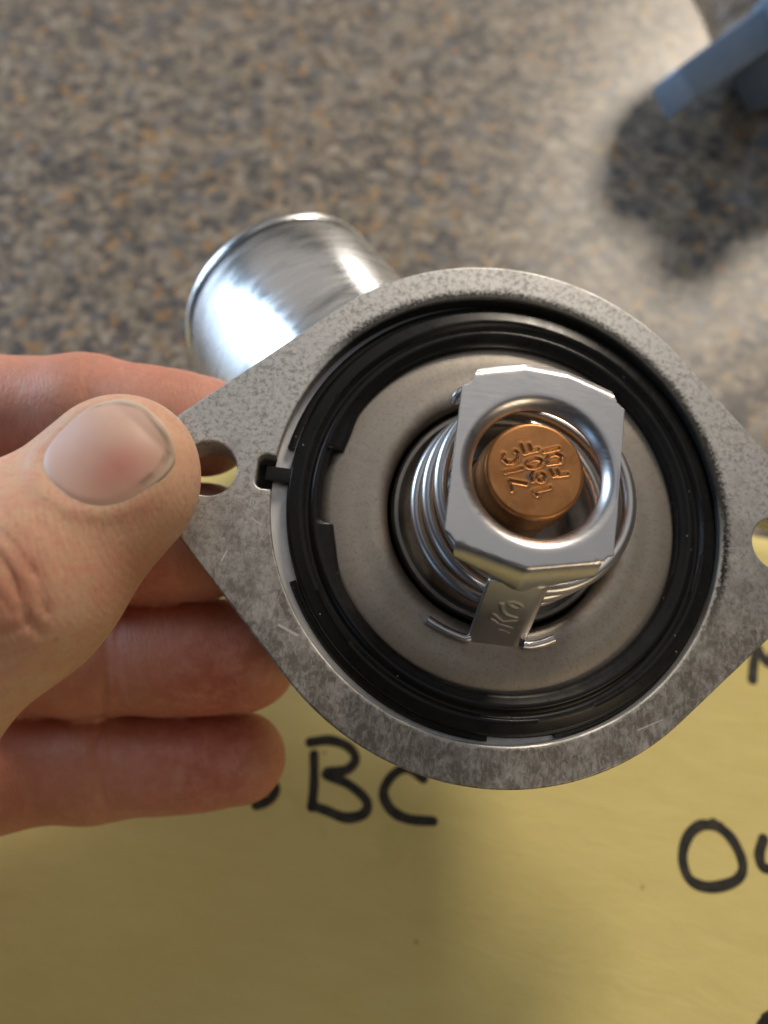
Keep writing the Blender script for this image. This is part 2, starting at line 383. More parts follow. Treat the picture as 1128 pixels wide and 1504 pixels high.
# ------------------------------------------------------------------ yellow paper with marker writing
PZ = 1.2
A = on_plane(250, 640, PZ); B = on_plane(1128, 790, PZ)
px_ = (B - A); px_.z = 0; px_.normalize(); py_ = Vector((-px_.y, px_.x, 0))
pm = Matrix((( px_.x, py_.x, 0, A.x / 1000), (px_.y, py_.y, 0, A.y / 1000), (0, 0, 1, 0), (0, 0, 0, 1)))
paper = empty('yellow_paper', pm)
tag(paper, 'yellow paper sheet with black marker writing lying on the countertop', 'paper')
nx, ny = 60, 60; V = []; F = []
X0, X1, Y0, Y1 = -90.0, 160.0, -230.0, 0.0
def paper_z(x, y): return PZ - 0.22 + 0.10 * math.sin(x * 0.045 + y * 0.03) + 0.10 * math.sin(y * 0.05 - x * 0.018 + 1)
for j in range(ny + 1):
    for i in range(nx + 1):
        x = X0 + (X1 - X0) * i / nx; y = Y0 + (Y1 - Y0) * j / ny; V.append((x, y, paper_z(x, y)))
for j in range(ny):
    for i in range(nx): a = j * (nx + 1) + i; F.append((a, a + 1, a + nx + 2, a + nx + 1))
sheet = link('sheet', mesh('sheet', V, F), MAT['paper'], paper)
md = sheet.modifiers.new('thickness', 'SOLIDIFY'); md.thickness = 0.0006; md.offset = -1
pmi = pm.inverted()
def ink(name, strokes, wpx=7.0):
    """marker strokes given in photo pixels, laid as ribbons on the sheet"""
    V = []; F = []
    for st in strokes:
        pts = smooth_line(st)
        P = []
        for q in pts:
            g = pmi @ (on_plane(q[0], q[1], PZ) / 1000); P.append(np.array([g.x * 1000, g.y * 1000]))
        n = len(P); r0 = wpx / 2 / FPX * 141 * 2
        base = len(V)
        dirs = []
        for i in range(n):
            d = P[min(i + 1, n - 1)] - P[max(i - 1, 0)]; dirs.append(d / (np.linalg.norm(d) + 1e-9))
        ext = [P[0] - dirs[0] * r0 * s for s in (0.98, 0.8, 0.45)]
        wid = [0.25, 0.62, 0.9]
        Q = list(zip(ext, [dirs[0]] * 3, wid)) + [(P[i], dirs[i], 1.0) for i in range(n)] + \
            list(zip([P[-1] + dirs[-1] * r0 * s for s in (0.45, 0.8, 0.98)], [dirs[-1]] * 3, [0.9, 0.62, 0.25]))
        for k, (p, d, wd) in enumerate(Q):
            r = r0 * wd * (1 + 0.06 * math.sin(k * 0.21 + len(st)) + 0.03 * math.sin(k * 0.7))
            nrm = np.array([-d[1], d[0]])
            for s in (-1, 1):
                e = p + nrm * r * s; V.append((e[0], e[1], paper_z(e[0], e[1]) + 0.06))
        for k in range(len(Q) - 1): a = base + 2 * k; F.append((a, a + 1, a + 3, a + 2))
    me = mesh(name, V, F); fix_normals(me)
    return link(name, me, MAT['ink'], paper)
ink('ink_letter', [[(350, 1085), (325, 1078), (305, 1100), (330, 1130), (380, 1138), (404, 1155), (396, 1174), (376, 1182)]])
ink('ink_letter', [[(455, 1090), (485, 1087), (512, 1097), (522, 1115), (508, 1131), (478, 1136), (512, 1152), (538, 1176), (534, 1195), (508, 1201), (478, 1190), (458, 1183)], [(461, 1108), (461, 1150), (458, 1185)]])
ink('ink_letter', [[(622, 1143), (598, 1128), (575, 1140), (563, 1165), (575, 1190), (600, 1203), (636, 1206)]])
ink('ink_letter', [[(1058, 1214), (1030, 1212), (1010, 1230), (1003, 1262), (1014, 1292), (1042, 1303), (1076, 1296), (1091, 1280), (1088, 1256), (1072, 1228), (1048, 1209)]])
ink('ink_letter', [[(1122, 1232), (1116, 1255), (1122, 1274), (1140, 1272), (1150, 1240), (1152, 1270)]])
ink('ink_letter', [[(1106, 998), (1108, 975), (1113, 950), (1120, 962), (1132, 974), (1142, 952), (1148, 996)]])
ink('ink_letter', [[(1128, 1500), (1150, 1488), (1170, 1500), (1165, 1530), (1135, 1535), (1120, 1515), (1128, 1500)]], 9)

# ------------------------------------------------------------------ thermostat housing held in the hand
Rl = Matrix(((0.98875275, 0.1071132, 0.10437794, 0), (-0.12907107, 0.96370115, 0.23371084, 0), (-0.07555563, -0.2445544, 0.96668738, 0), (0, 0, 0, 1)))
POSE = CAM @ Matrix.Translation((0.01618, 0.000718, -0.10241)) @ Rl
housing = empty('thermostat_housing', POSE)
tag(housing, 'grey metal thermostat housing with two-bolt flange and shiny pipe, held in the hand', 'engine part')
RO, RB, RE, LE = 36.8, 31.5, 8.5, 40.04
outer = flange_outline(RO, RE, LE)
bore = []
n = 200
for i in range(n + 1):                            # bore circle with the locating slot cut into its left side
    a = -180 + 3.2 + (360 - 3.2 - 5.4) * i / n
    bore.append((RB * math.cos(RAD(a)), RB * math.sin(RAD(a))))
bore = bore + arc((-32.7, 2.0), 1.0, 90, 180, 6) + arc((-32.7, -0.8), 1.0, 180, 270, 6)
fl = plate('flange_plate', [outer, bore, arc((-LE, 0), 3.75, 0, 352, 44), arc((LE, 0), 3.75, 0, 352, 44)], 6.0, 0.28)
link('flange_plate', fl, MAT['flange'], housing, angle=30)
# counterbore floor that carries the thermostat
link('bore_ledge', lathe('bore_ledge', [(31.55, -2.5), (27.0, -2.55), (26.8, -3.0), (26.8, -6.3), (31.55, -6.3)], closed=True), MAT['ledge'], housing)
# cast dome below the flange and the angled hose neck
link('body', lathe('body', [(34.8, -5.9), (34.6, -7.0), (31, -9), (29.5, -14), (27, -20), (22, -26), (14, -31), (6, -33.5), (0.5, -34)], segs=96), MAT['body'], housing)
k_ = 20.8 / 19.0
pc = Rl.inverted() @ (Vector((-17.0787 * k_ - 16.181, 35.6217 * k_ - 0.718, -136.0414 * k_ + 102.411)))
ax = Vector((-0.516153, 0.749023, -0.415391)).normalized()
xx = ax.orthogonal().normalized(); yy = ax.cross(xx)
nm = Matrix(((xx.x, yy.x, ax.x, pc.x / 1000), (xx.y, yy.y, ax.y, pc.y / 1000), (xx.z, yy.z, ax.z, pc.z / 1000), (0, 0, 0, 1)))
R_ = 20.8
prof = [(R_ - 0.5, -36), (R_ - 0.15, -30), (R_, -22), (R_, -1.7), (R_ - 0.15, -1.3), (R_ - 1.0, -1.2), (R_ - 1.0, -0.3), (R_ - 0.1, -0.1),
        (R_ + 0.12, 0.5), (R_ + 0.15, 1.2), (R_ - 0.05, 1.9), (R_ - 0.6, 2.5), (R_ - 1.4, 2.7), (R_ - 2.0, 2.4), (R_ - 2.2, -30)]
nk = lathe('neck', prof, segs=128)
neck = link('neck', nk, MAT['neck'], housing, angle=50); neck.matrix_local = nm
link('groove_line', lathe('groove_line', [(R_ - 1.1, -1.25), (R_ - 0.10, -1.2), (R_ - 0.10, -0.35), (R_ - 1.1, -0.3)], segs=128, closed=True), MAT['groove_dark'], neck)  # separate dark ring filling the groove near the neck end

# ------------------------------------------------------------------ thermostat lying in the bore
th = empty('thermostat', POSE)
tag(th, 'round thermostat with black rubber seal, spring and copper capsule set in the flange', 'thermostat')
TC = (1.0, 0.0)
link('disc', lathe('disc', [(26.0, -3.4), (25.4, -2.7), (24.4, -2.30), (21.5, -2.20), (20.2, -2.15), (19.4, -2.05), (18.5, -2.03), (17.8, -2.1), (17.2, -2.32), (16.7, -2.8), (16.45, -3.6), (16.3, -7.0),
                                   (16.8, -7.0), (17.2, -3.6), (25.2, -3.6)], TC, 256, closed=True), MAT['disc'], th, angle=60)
def gr(i, r, a):
    d = math.degrees(a) % 360
    ss = lambda x, a, b: (lambda t: t * t * (3 - 2 * t))(min(1, max(0, (x - a) / (b - a))))
    if i >= 13:
        win = ss(d, 167.0, 168.3) * (1 - ss(d, 190.7, 192.0))                      # window that bares the disc edge
        tooth = ss(d, 190.9, 192.2) * (1 - ss(d, 196, 213)) + (1 - ss(d, 166.8, 168.1)) * ss(d, 148, 163)
        r = r + 0.75 * win - 0.75 * tooth
    return r + 0.05 * math.sin(5 * a + i)
gp = [(25.6, -3.3), (30.3, -2.45), (30.45, -1.5), (30.25, -1.05), (29.9, -0.92), (28.80, -0.86), (28.45, -0.70), (28.12, -0.98), (27.8, -1.5), (27.35, -1.45),
      (27.0, -1.02), (26.6, -0.80), (26.2, -1.02), (25.55, -1.35), (25.1, -1.5), (24.85, -1.9), (24.9, -3.0)]
gasket = link('rubber_seal', lathe('rubber_seal', gp, TC, 720, rfun=gr, closed=True), MAT['rubber'], th, angle=70)
sk = [(30.2, -2.3), (31.1, -2.3), (31.15, -1.75), (30.9, -1.55), (30.2, -1.5)]
for a0, a1 in ((-73, 171), (206, 270)):
    link('seal_lip', lathe('seal_lip', sk, (0.6, 0), 120, a0=a0, a1=a1, closed=True), MAT['rubber'], gasket)
def box(name, lo, hi, mat, parent, bev=0.15):
    bm = bmesh.new(); bmesh.ops.create_cube(bm, size=1)
    for v in bm.verts: v.co = Vector([(lo[k] + hi[k]) / 2 + v.co[k] * (hi[k] - lo[k]) for k in range(3)]) / 1000
    bmesh.ops.bevel(bm, geom=bm.edges[:], offset=bev / 1000, segments=2, profile=0.6, affect='EDGES')
    me = bpy.data.meshes.new(name); bm.to_mesh(me); bm.free()
    return link(name, me, mat, parent)
box('seal_tab', (-32.6, -0.35, -2.3), (-29.0, 1.75, -1.0), MAT['rubber'], gasket, 0.2)
# valve closing the opening
link('valve', lathe('valve', [(15.9, -4.6), (15.85, -3.4), (15.5, -2.9), (15.0, -2.9), (14.6, -3.4), (14.3, -4.4), (13.6, -5.0), (10.5, -5.2), (9.6, -4.8), (9.2, -3.2), (8.6, -2.8), (8.0, -3.2), (5.0, -3.4), (5.0, -5.8), (15.6, -6.4)], TC, 160, closed=True), MAT['dark'], th, angle=50)
# spring
pts = []
for i in range(0, 361):
    u = i / 360; ang = 128 + 360 * 2.95 * u
    h = 9.0 - 4.0 * 2.95 * u
    cx = 2.8 - 1.9 * u; cy = 1.0 - 0.9 * u; r = 12.8 + 0.75 * u
    pts.append((cx + r * math.cos(RAD(ang)), cy + r * math.sin(RAD(ang)), h))
spring = link('spring', tube('spring', pts, 0.92, 14), MAT['wire'], th, angle=60)
link('spring_end', tube('spring_end', smooth_line([(-6.6, 11.3, 9.0), (-7.3, 11.9, 9.7), (-8.6, 11.7, 10.0), (-9.2, 11.0, 9.8), (-9.35, 10.4, 9.1)], 5), 0.55, 10), MAT['wire'], spring)
# capsule: stamped copper top, steel cup below
TXT = [[(-2.1, -1.59), (-2.52, -0.42), (-0.4, -0.54)], [(-3.07, 0.6), (-1.09, 1.36)], [(-3.45, 2.77), (-3.46, 2.17), (-2.9, 1.8), (-2.15, 1.94), (-1.61, 2.57), (-1.72, 3.21), (-2.05, 3.4)], [(1.02, -1.74), (0.53, -1.36), (2.52, -0.57)], [(0.86, 0.24), (0.33, -0.03), (0.11, 0.46), (0.32, 1.07)], [(1.86, 0.57), (1.73, 0.19), (1.38, -0.01), (1.02, 0.09), (0.85, 0.43), (0.98, 0.81), (1.32, 1.02), (1.68, 0.91), (1.86, 0.57)], [(1.37, 2.51), (1.32, 2.25), (1.09, 1.98), (0.72, 1.76), (0.29, 1.62), (-0.13, 1.59), (-0.44, 1.68), (-0.59, 1.88), (-0.55, 2.14), (-0.32, 2.41), (0.05, 2.63), (0.49, 2.78), (0.9, 2.8), (1.22, 2.71), (1.37, 2.51)], [(0.79, 4.03), (-0.9, 3.33), (-1.41, 4.31)], [(-0.02, 3.69), (-0.39, 4.46)], [(4.59, 1.41), (2.82, 0.97), (2.4, 1.63)], [(3.57, 1.16), (3.22, 1.74)], [(2.04, 2.36), (3.74, 2.87), (3.75, 3.59), (2.99, 3.78), (2.17, 3.44), (1.9, 2.94), (2.04, 2.36)], [(1.51, 3.87), (3.34, 4.53)]]
CC = (0.62, 1.35); rings = [6.25 * (k / 74) for k in range(75)]
nseg = 288
prof_ = []
for r in rings:
    e = r - 5.65
    prof_.append((r if e < 0 else 5.65 + 0.55 * math.sin(min(1, e / 0.55) * math.pi / 2), 13.2 - (0 if e < 0 else 0.55 * (1 - math.cos(min(1, e / 0.55) * math.pi / 2)))))
side = [(6.25, 12.1), (6.3, 10.2), (6.5, 9.9), (6.55, 9.2), (6.35, 8.9), (6.35, -3.2)]
allp = prof_[1:] + side
R0 = np.array([p[0] for p in allp]); Z0 = np.array([p[1] for p in allp])
AN = np.arange(nseg) * 2 * math.pi / nseg
XX = CC[0] + R0[None, :] * np.cos(AN)[:, None]; YY = CC[1] + R0[None, :] * np.sin(AN)[:, None]; ZZ = np.repeat(Z0[None, :], nseg, 0).copy()
D = seg_dist(XX, YY, TXT); top = (R0 < 5.6)[None, :]
ZZ -= np.where(top, 0.19 * np.exp(-(D / 0.14) ** 3) - 0.03 * np.exp(-((D - 0.32) / 0.13) ** 2), 0)
ZZ += np.where(top, 0.05 * (1 - (R0[None, :] / 5.6) ** 2) + 0.02 * np.sin(XX * 1.1 + 0.5) * np.sin(YY * 0.9), 0)
m_ = len(allp); V = np.stack([XX, YY, ZZ], -1).reshape(-1, 3).tolist(); V.append((CC[0], CC[1], 13.25)); F = []
for j in range(nseg):
    k = (j + 1) % nseg
    for i in range(m_ - 1): F.append((j * m_ + i, j * m_ + i + 1, k * m_ + i + 1, k * m_ + i))
    F.append((len(V) - 1, j * m_, k * m_))
me = mesh('capsule', V, F); fix_normals(me)
link('capsule', me, MAT['copper'], th, angle=0)
# bridge plate: flared round hole, notched corners, edges bent down
H = 14.5; HC = (0.85, 1.0)
OUT = [(11.0, 10.3), (10.2, -8.2), (9.55, -8.35), (9.05, -8.8), (8.85, -9.4), (8.7, -10.6), (4.6, -11.9), (0.6, -13.1), (-0.4, -13.05), (-4.4, -11.7), (-8.45, -10.4),
       (-8.65, -9.2), (-8.85, -8.6), (-9.25, -8.15), (-9.95, -7.7), (-9.4, 10.4), (-8.75, 10.75), (-8.25, 11.2), (-8.0, 12.2), (-7.9, 13.1), (-5.0, 14.2), (-1.8, 14.85), (1.2, 14.95), (4.0, 14.5), (7.0, 13.7), (9.55, 12.75), (9.65, 11.9), (10.0, 11.1), (10.5, 10.6)]
def ray_out(a):
    dx, dy = math.cos(a), math.sin(a); best = 1e9
    for (x0, y0), (x1, y1) in zip(OUT, OUT[1:] + OUT[:1]):
        x0 -= HC[0]; x1 -= HC[0]; y0 -= HC[1]; y1 -= HC[1]
        ex, ey = x1 - x0, y1 - y0; den = dx * ey - dy * ex
        if abs(den) < 1e-9: continue
        t = (x0 * ey - y0 * ex) / den; u = (x0 * dy - y0 * dx) / den
        if t > 0 and -1e-6 <= u <= 1 + 1e-6: best = min(best, t)
    return best
angs = sorted([2 * math.pi * i / 240 for i in range(240)] + [math.atan2(y - HC[1], x - HC[0]) % (2 * math.pi) for x, y in OUT])
FOLDB = [(-30, -4.2), (-8.4, -9.35), (-0.1, -11.3), (8.6, -9.45), (30, -4.2)]; FOLDT = [(-30, 5), (-8.0, 12.35), (-1.6, 14.0), (3.8, 13.75), (9.5, 12.0), (30, 5)]
def interp(L, x):
    for (x0, y0), (x1, y1) in zip(L[:-1], L[1:]):
        if x0 <= x <= x1: return y0 + (y1 - y0) * (x - x0) / (x1 - x0)
def drop(x, y):
    """height lost where the sheet is bent over the fold lines"""
    d = max(interp(FOLDB, x) - y, y - interp(FOLDT, x))
    if d <= -0.25: return 0.0
    d += 0.25
    if y < 0: return 0.85 * d + 0.50 * d * d
    return 0.30 * d * d + 0.35 * d
lip = [(8.0, -1.5), (8.13, -1.25), (8.36, -0.9), (8.66, -0.55), (9.02, -0.25), (9.4, -0.07), (9.75, -0.01)]
V = []; F = []; rows = len(lip) + 16
for a in angs:
    ro = ray_out(a); ca, sa = math.cos(a), math.sin(a)
    for r, z in lip:
        r = min(r, ro * 0.985 - 0.01 * (9.75 - r)); V.append((HC[0] + r * ca, HC[1] + r * sa, H + z))
    r1 = min(9.75, ro * 0.985)
    for k in range(16):
        r = r1 + (ro - r1) * (k + 1) / 16; x = HC[0] + r * ca; y = HC[1] + r * sa
        V.append((x, y, H - drop(x, y)))
for j in range(len(angs)):
    k = (j + 1) % len(angs)
    for i in range(rows - 1): F.append((j * rows + i, j * rows + i + 1, k * rows + i + 1, k * rows + i))
bp = link('bridge', mesh('bridge', V, F), MAT['plate'], th, angle=50)
md = bp.modifiers.new('thickness', 'SOLIDIFY'); md.thickness = 0.00075; md.offset = -1
md = bp.modifiers.new('edge', 'BEVEL'); md.width = 0.00012; md.segments = 2; md.limit_method = 'ANGLE'; md.angle_limit = RAD(50)
# legs of the bridge, the near one stamped
LEGTXT = [[(1.66, 5.89), (1.56, 6.22), (1.17, 6.33), (0.65, 6.2), (0.19, 5.86), (-0.03, 5.46), (0.08, 5.15), (0.46, 5.03), (0.98, 5.17), (1.43, 5.49), (1.66, 5.89)], [(-0.91, 5.67), (-0.55, 6.99), (0.16, 8.01), (1.75, 8.57)],
          [(1.84, 9.29), (0.25, 9.97), (-1.16, 8.37)], [(-1.17, 9.61), (0.21, 10.62), (1.79, 11.09)], [(0.32, 11.88), (1.67, 12.3)]]
def leg(A, Bp, w0, w1, stamp):
    A = np.array(A, float); Bp = np.array(Bp, float); d = Bp - A; L = np.linalg.norm(d); d /= L
    nn = np.cross([1, 0, 0], d); nn /= np.linalg.norm(nn)
    if nn[1] * (1 if A[1] > 0 else -1) < 0: nn = -nn
    nx, ny = 44, 90; V = []; F = []
    for j in range(ny + 1):
        s = L * j / ny; c = A + d * s
        for i in range(nx + 1):
            x0 = w0[0] + (w1[0] - w0[0]) * j / ny; x1 = w0[1] + (w1[1] - w0[1]) * j / ny
            x = x0 + (x1 - x0) * i / nx; z = 0
            if stamp:
                z = 0.12 * math.exp(-(seg_dist(np.array([x]), np.array([s + 1.3]), LEGTXT)[0] / 0.16) ** 2)
            e = (i / nx - 0.5) * 2
            z += -0.9 * max(0, e - 0.62) ** 2 * 4                      # the right flank is rolled back
            p = c + nn * z; V.append((x, p[1], p[2]))
    for j in range(ny):
        for i in range(nx): a = j * (nx + 1) + i; F.append((a, a + 1, a + nx + 2, a + nx + 1))
    me = mesh('bridge_leg', V, F); fix_normals(me)
    o = link('bridge_leg', me, MAT['dark'] if False else MAT['plate'], bp, angle=50)
    md = o.modifiers.new('thickness', 'SOLIDIFY'); md.thickness = 0.0008; md.offset = 0
    return o
leg((0, -12.15, 11.0), (0, -18.3, -2.3), (-3.6, 3.6), (-2.9, 4.7), True)
leg((0, 14.2, 13.2), (0, 15.6, -2.3), (-2.6, 4.4), (-2.2, 4.2), False)
def foot(pts): 
    V = []; F = []; hw, hh = 0.6, 0.66
    P = smooth_line(pts, 6)
    for i, p in enumerate(P):
        t = np.array(P[min(i + 1, len(P) - 1)]) - np.array(P[max(i - 1, 0)]); t /= np.linalg.norm(t); s = np.array([-t[1], t[0], 0]); s /= np.linalg.norm(s)
        for a, b in ((-1, -1), (1, -1), (1, 0.5), (0.5, 1), (-0.5, 1), (-1, 0.5)): V.append(np.array(p) + s * hw * a + np.array([0, 0, hh * b]))
    n = 6
    for i in range(len(P) - 1):
        for k in range(n): F.append((i * n + k, i * n + (k + 1) % n, (i + 1) * n + (k + 1) % n, (i + 1) * n + k))
    F.append(tuple(range(n))); F.append(tuple(range((len(P) - 1) * n, len(P) * n)))
    me = mesh('leg_foot', V, F); fix_normals(me)
    return link('leg_foot', me, MAT['plate'], bp, angle=50)
foot([(-2.7, -18.1, -1.3), (-3.6, -18.3, -1.35), (-5.6, -17.75, -1.35), (-7.4, -17.05, -1.4), (-8.6, -16.4, -1.5)])
foot([(4.5, -18.3, -1.3), (5.4, -18.25, -1.35), (7.0, -17.75, -1.35), (8.7, -16.95, -1.5)])

# ------------------------------------------------------------------ second housing at the back of the counter
def second_housing():
    tip = on_plane(974, 149, 14.8)
    n_ = Vector((-0.54, 0.626, 0.508)).normalized(); u = Vector((0.825, 0.5, 0.25)); u = (u - n_ * u.dot(n_)).normalized(); v = n_.cross(u)
    L, r = 36.0, 9.0
    c = tip + u * (L + r)
    mw = Matrix(((u.x, v.x, n_.x, c.x / 1000), (u.y, v.y, n_.y, c.y / 1000), (u.z, v.z, n_.z, c.z / 1000), (0, 0, 0, 1)))
    root = empty('thermostat_housing', mw)
    tag(root, 'blurred metal housing, cool light tinted into its colour, standing on the countertop in the upper right corner', 'engine part')
    lp = flange_outline(27.0, r, L)
    me = plate('flange_plate', [lp, arc((0, 0), 15, 0, 352, 60), arc((-L, 0), 3.6, 0, 352, 40), arc((L, 0), 3.6, 0, 352, 40)], 9.5, 0.6)
    me.transform(Matrix.Translation((0, 0, 0.00475)))
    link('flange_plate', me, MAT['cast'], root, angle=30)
    neck = lathe('neck', [(22.5, 4.0), (21.8, 9), (21.5, 12), (21.5, 24), (22.0, 26), (21.9, 28), (20.9, 29), (19.9, 28.4), (15.4, 4)], (0, 0), 96)
    link('neck', neck, MAT['neck'], root, angle=50)
    body = lathe('body', [(22.0, -4.0), (21.7, -8), (21.4, -12), (21.0, -16), (19.4, -17), (17.0, -17), (14.6, -16), (14.4, 2)], (0, 0), 96)
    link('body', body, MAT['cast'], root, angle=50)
    sv = -1 if v.y > 0 else 1                 # side of the plate that looks towards the viewer
    lo, hi = sorted((12.0 * sv, 29.5 * sv))
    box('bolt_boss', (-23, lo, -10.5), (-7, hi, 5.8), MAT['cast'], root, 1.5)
second_housing()

# ------------------------------------------------------------------ the hand
def smin(a, b, k):
    h = np.clip(0.5 + 0.5 * (b - a) / k, 0, 1)
    return b + (a - b) * h - k * h * (1 - h)
def rcone(P, a, b, ra, rb):
    a = np.asarray(a, np.float32); b = np.asarray(b, np.float32); d = b - a; l2 = float(d @ d)
    t = np.clip(((P[0] - a[0]) * d[0] + (P[1] - a[1]) * d[1] + (P[2] - a[2]) * d[2]) / l2, 0, 1)
    q = np.sqrt((P[0] - a[0] - t * d[0]) ** 2 + (P[1] - a[1] - t * d[1]) ** 2 + (P[2] - a[2] - t * d[2]) ** 2)
    return q - (ra + (rb - ra) * t)
def flat(P, c, n, f):
    """squash space along n about c so that a round limb becomes wider than thick"""
    k = (P[0] - c[0]) * n[0] + (P[1] - c[1]) * n[1] + (P[2] - c[2]) * n[2]
    e = f - 1
    return (P[0] + k * n[0] * e, P[1] + k * n[1] * e, P[2] + k * n[2] * e)
T0 = at(172, 692, 91.3); T1 = at(14, 846, 88.0); T2 = np.array([-67.0, -33.0, -89.0]); T3 = np.array([-101.0, -64.0, -98.0])
TU = T0 - T1; TU /= np.linalg.norm(TU)
TN = np.array([-0.25, 0.25, 0.93]); TN -= TU * (TN @ TU); TN /= np.linalg.norm(TN)
TS = np.cross(TU, TN)                                     # across the nail, towards the lower right
NC = at(150, 658, 83.7)                                   # middle of the nail
def nail_coords(P):
    d = [P[i] - NC[i] for i in range(3)]
    return [d[0] * e[0] + d[1] * e[1] + d[2] * e[2] for e in (TS, TU, TN)]
NW, NL = 6.3, 6.9
def nail_edge(s, t):
    w_ = NW - 0.35 * np.clip(-t / NL, 0, 1)
    x = np.abs(s) / w_; y = np.abs(t) / NL
    e = (x ** 2.4 + y ** 2.4 + 1e-9) ** (1 / 2.4)
    return (e - 1) * 6.8
FING = [  # tip, DIP, PIP, MCP with radii
    ([at(300, 627, 113.5), at(130, 606, 115.5), np.array([-69, 15.5, -119.0]), np.array([-108, 4.0, -112.0])], [7.6, 8.7, 9.6, 11]),
    ([at(300, 795, 115.5), at(120, 797, 117), np.array([-71, -4.5, -121.5]), np.array([-112, -15.0, -113.0])], [9.1, 9.5, 10.0, 11]),
    ([at(357, 963, 117.8), at(130, 964, 119.5), np.array([-70, -24.0, -123.0]), np.array([-110, -34.0, -113.0])], [8.8, 9.4, 9.9, 11]),
    ([at(352, 1113, 120.5), at(140, 1124, 121.5), np.array([-66, -42.3, -122.0]), np.array([-103, -52.0, -112.0])], [7.35, 8.7, 9.5, 10])]
def thumb_base(P):
    Pt = flat(P, T0, TN, 1.22)
    th_ = rcone(Pt, T1, T0, 11.0, 9.75)
    pulp = rcone(P, T0 - TN * 2.2 - TU * 6, T0 - TN * 2.0 + TU * 1.0, 7.4, 7.2)
    th_ = smin(th_, pulp, 3.0)
    flank = rcone(P, T1 + TS * 2.2 - TN * 1.5, T0 + TS * 2.3 - TN * 1.5 - TU * 2.0, 8.6, 7.6)
    return smin(th_, flank, 4.0)
def hand_sdf(P):
    th_ = thumb_base(P)
    s, t, n = nail_coords(P)
    knuckle = rcone(P, T1 + TN * 0.2 - TS * 3, T1 + TN * 0.2 + TS * 2, 9.2, 9.2)
    th_ = smin(th_, knuckle, 5.0)
    e = nail_edge(s, t); top_ = 1 / (1 + np.exp(-(n + 3.5) * 1.5))
    fold = np.clip(1.0 - (t - 2.5) / 4.0, 0, 1)
    th_ = th_ - 0.26 * np.exp(-((e - 0.8) / 0.85) ** 2) * fold * top_ + 0.22 / (1 + np.exp((e + 0.35) * 5)) * top_
    prox = rcone(P, T1, T2, 10.8, 12.5); th_ = smin(th_, prox, 6.0)
    thenar = rcone(P, T2, T3, 13.0, 19.0)
    thb = smin(th_, thenar, 10.0)
    palm = rcone(P, np.array([-112, 0, -110.]), np.array([-140, -62, -102.]), 14, 17)
    palm = smin(palm, rcone(P, np.array([-108, -46, -110.]), np.array([-136, -76, -100.]), 14, 17), 14)
    palm = smin(palm, rcone(P, np.array([-140, -70, -98.]), np.array([-200, -120, -74.]), 21, 26), 18)
    fs = None
    for pts, rad in FING:
        f = rcone(P, pts[0], pts[1], rad[0], rad[1])
        up = np.array([0, 0, 1.0])
        m0 = pts[0] * 0.72 + pts[1] * 0.28
        f = smin(f, rcone(P, m0 + up * 1.0, m0 + up * 0.9 - (pts[0] - pts[1]) * 0.2, rad[0] * 0.9, rad[0] * 0.9), 3)
        g = rcone(P, pts[1], pts[2], rad[1] * 0.98, rad[2]); f = smin(f, g, 2.5)
        f = smin(f, rcone(P, pts[2], pts[3], rad[2], rad[3]), 5)
        fs = f if fs is None else np.minimum(fs, f)
    a = smin(palm, fs, 9.0); b = smin(palm, thb, 12.0)
    return np.minimum(a, b)
def axis(lo, f0, f1, hi, h, grow=1.10, cap=3.0):
    c = list(np.arange(f0, f1 + 1e-6, h)); s = h; x = f0; L = []
    while x > lo: s = min(s * grow, cap); x -= s; L.append(x)
    s = h; x = c[-1]; Rr = []
    while x < hi: s = min(s * grow, cap); x += s; Rr.append(x)
    return np.array(L[::-1] + c + Rr, np.float32)
def surface_nets(fun, xs, ys, zs):
    G = np.meshgrid(xs, ys, zs, indexing='ij'); f = fun(G).astype(np.float32)
    ins = f < 0; nx, ny, nz = f.shape
    cnt = np.zeros((nx - 1, ny - 1, nz - 1), np.int8)
    for a in (0, 1):
        for b in (0, 1):
            for c in (0, 1): cnt += ins[a:nx - 1 + a, b:ny - 1 + b, c:nz - 1 + c]
    act = np.argwhere((cnt > 0) & (cnt < 8)); idx = -np.ones(cnt.shape, np.int64); idx[tuple(act.T)] = np.arange(len(act))
    cor = {(a, b, c): f[act[:, 0] + a, act[:, 1] + b, act[:, 2] + c] for a in (0, 1) for b in (0, 1) for c in (0, 1)}
    acc = np.zeros((len(act), 3)); num = np.zeros(len(act))
    for p in cor:
        for k in range(3):
            if p[k] == 0:
                q = list(p); q[k] = 1; q = tuple(q); fa, fb = cor[p], cor[q]; m = (fa < 0) != (fb < 0)
                t = np.where(m, fa / np.where(m, fa - fb, 1), 0); pos = np.tile(np.array(p, float), (len(act), 1)); pos[:, k] = t
                acc += pos * m[:, None]; num += m
    g = act + acc / num[:, None]
    V = np.stack([np.interp(g[:, k], np.arange(len(A_)), A_) for k, A_ in enumerate((xs, ys, zs))], 1)
    Q = []
    for k in range(3):
        sl0 = [slice(None)] * 3; sl1 = [slice(None)] * 3; sl0[k] = slice(0, -1); sl1[k] = slice(1, None)
        d = ins[tuple(sl0)] != ins[tuple(sl1)]; e = np.argwhere(d); u, v = [(1, 2), (2, 0), (0, 1)][k]
        ok = (e[:, u] > 0) & (e[:, v] > 0) & (e[:, u] < f.shape[u] - 1) & (e[:, v] < f.shape[v] - 1); e = e[ok]
        def cell(du, dv):
            c = e.copy(); c[:, u] -= du; c[:, v] -= dv; return idx[c[:, 0], c[:, 1], c[:, 2]]
        q = np.stack([cell(1, 1), cell(0, 1), cell(0, 0), cell(1, 0)], 1)
        flip = ~ins[e[:, 0], e[:, 1], e[:, 2]]; q[flip] = q[flip][:, ::-1]; Q.append(q)
    return V, np.concatenate(Q)
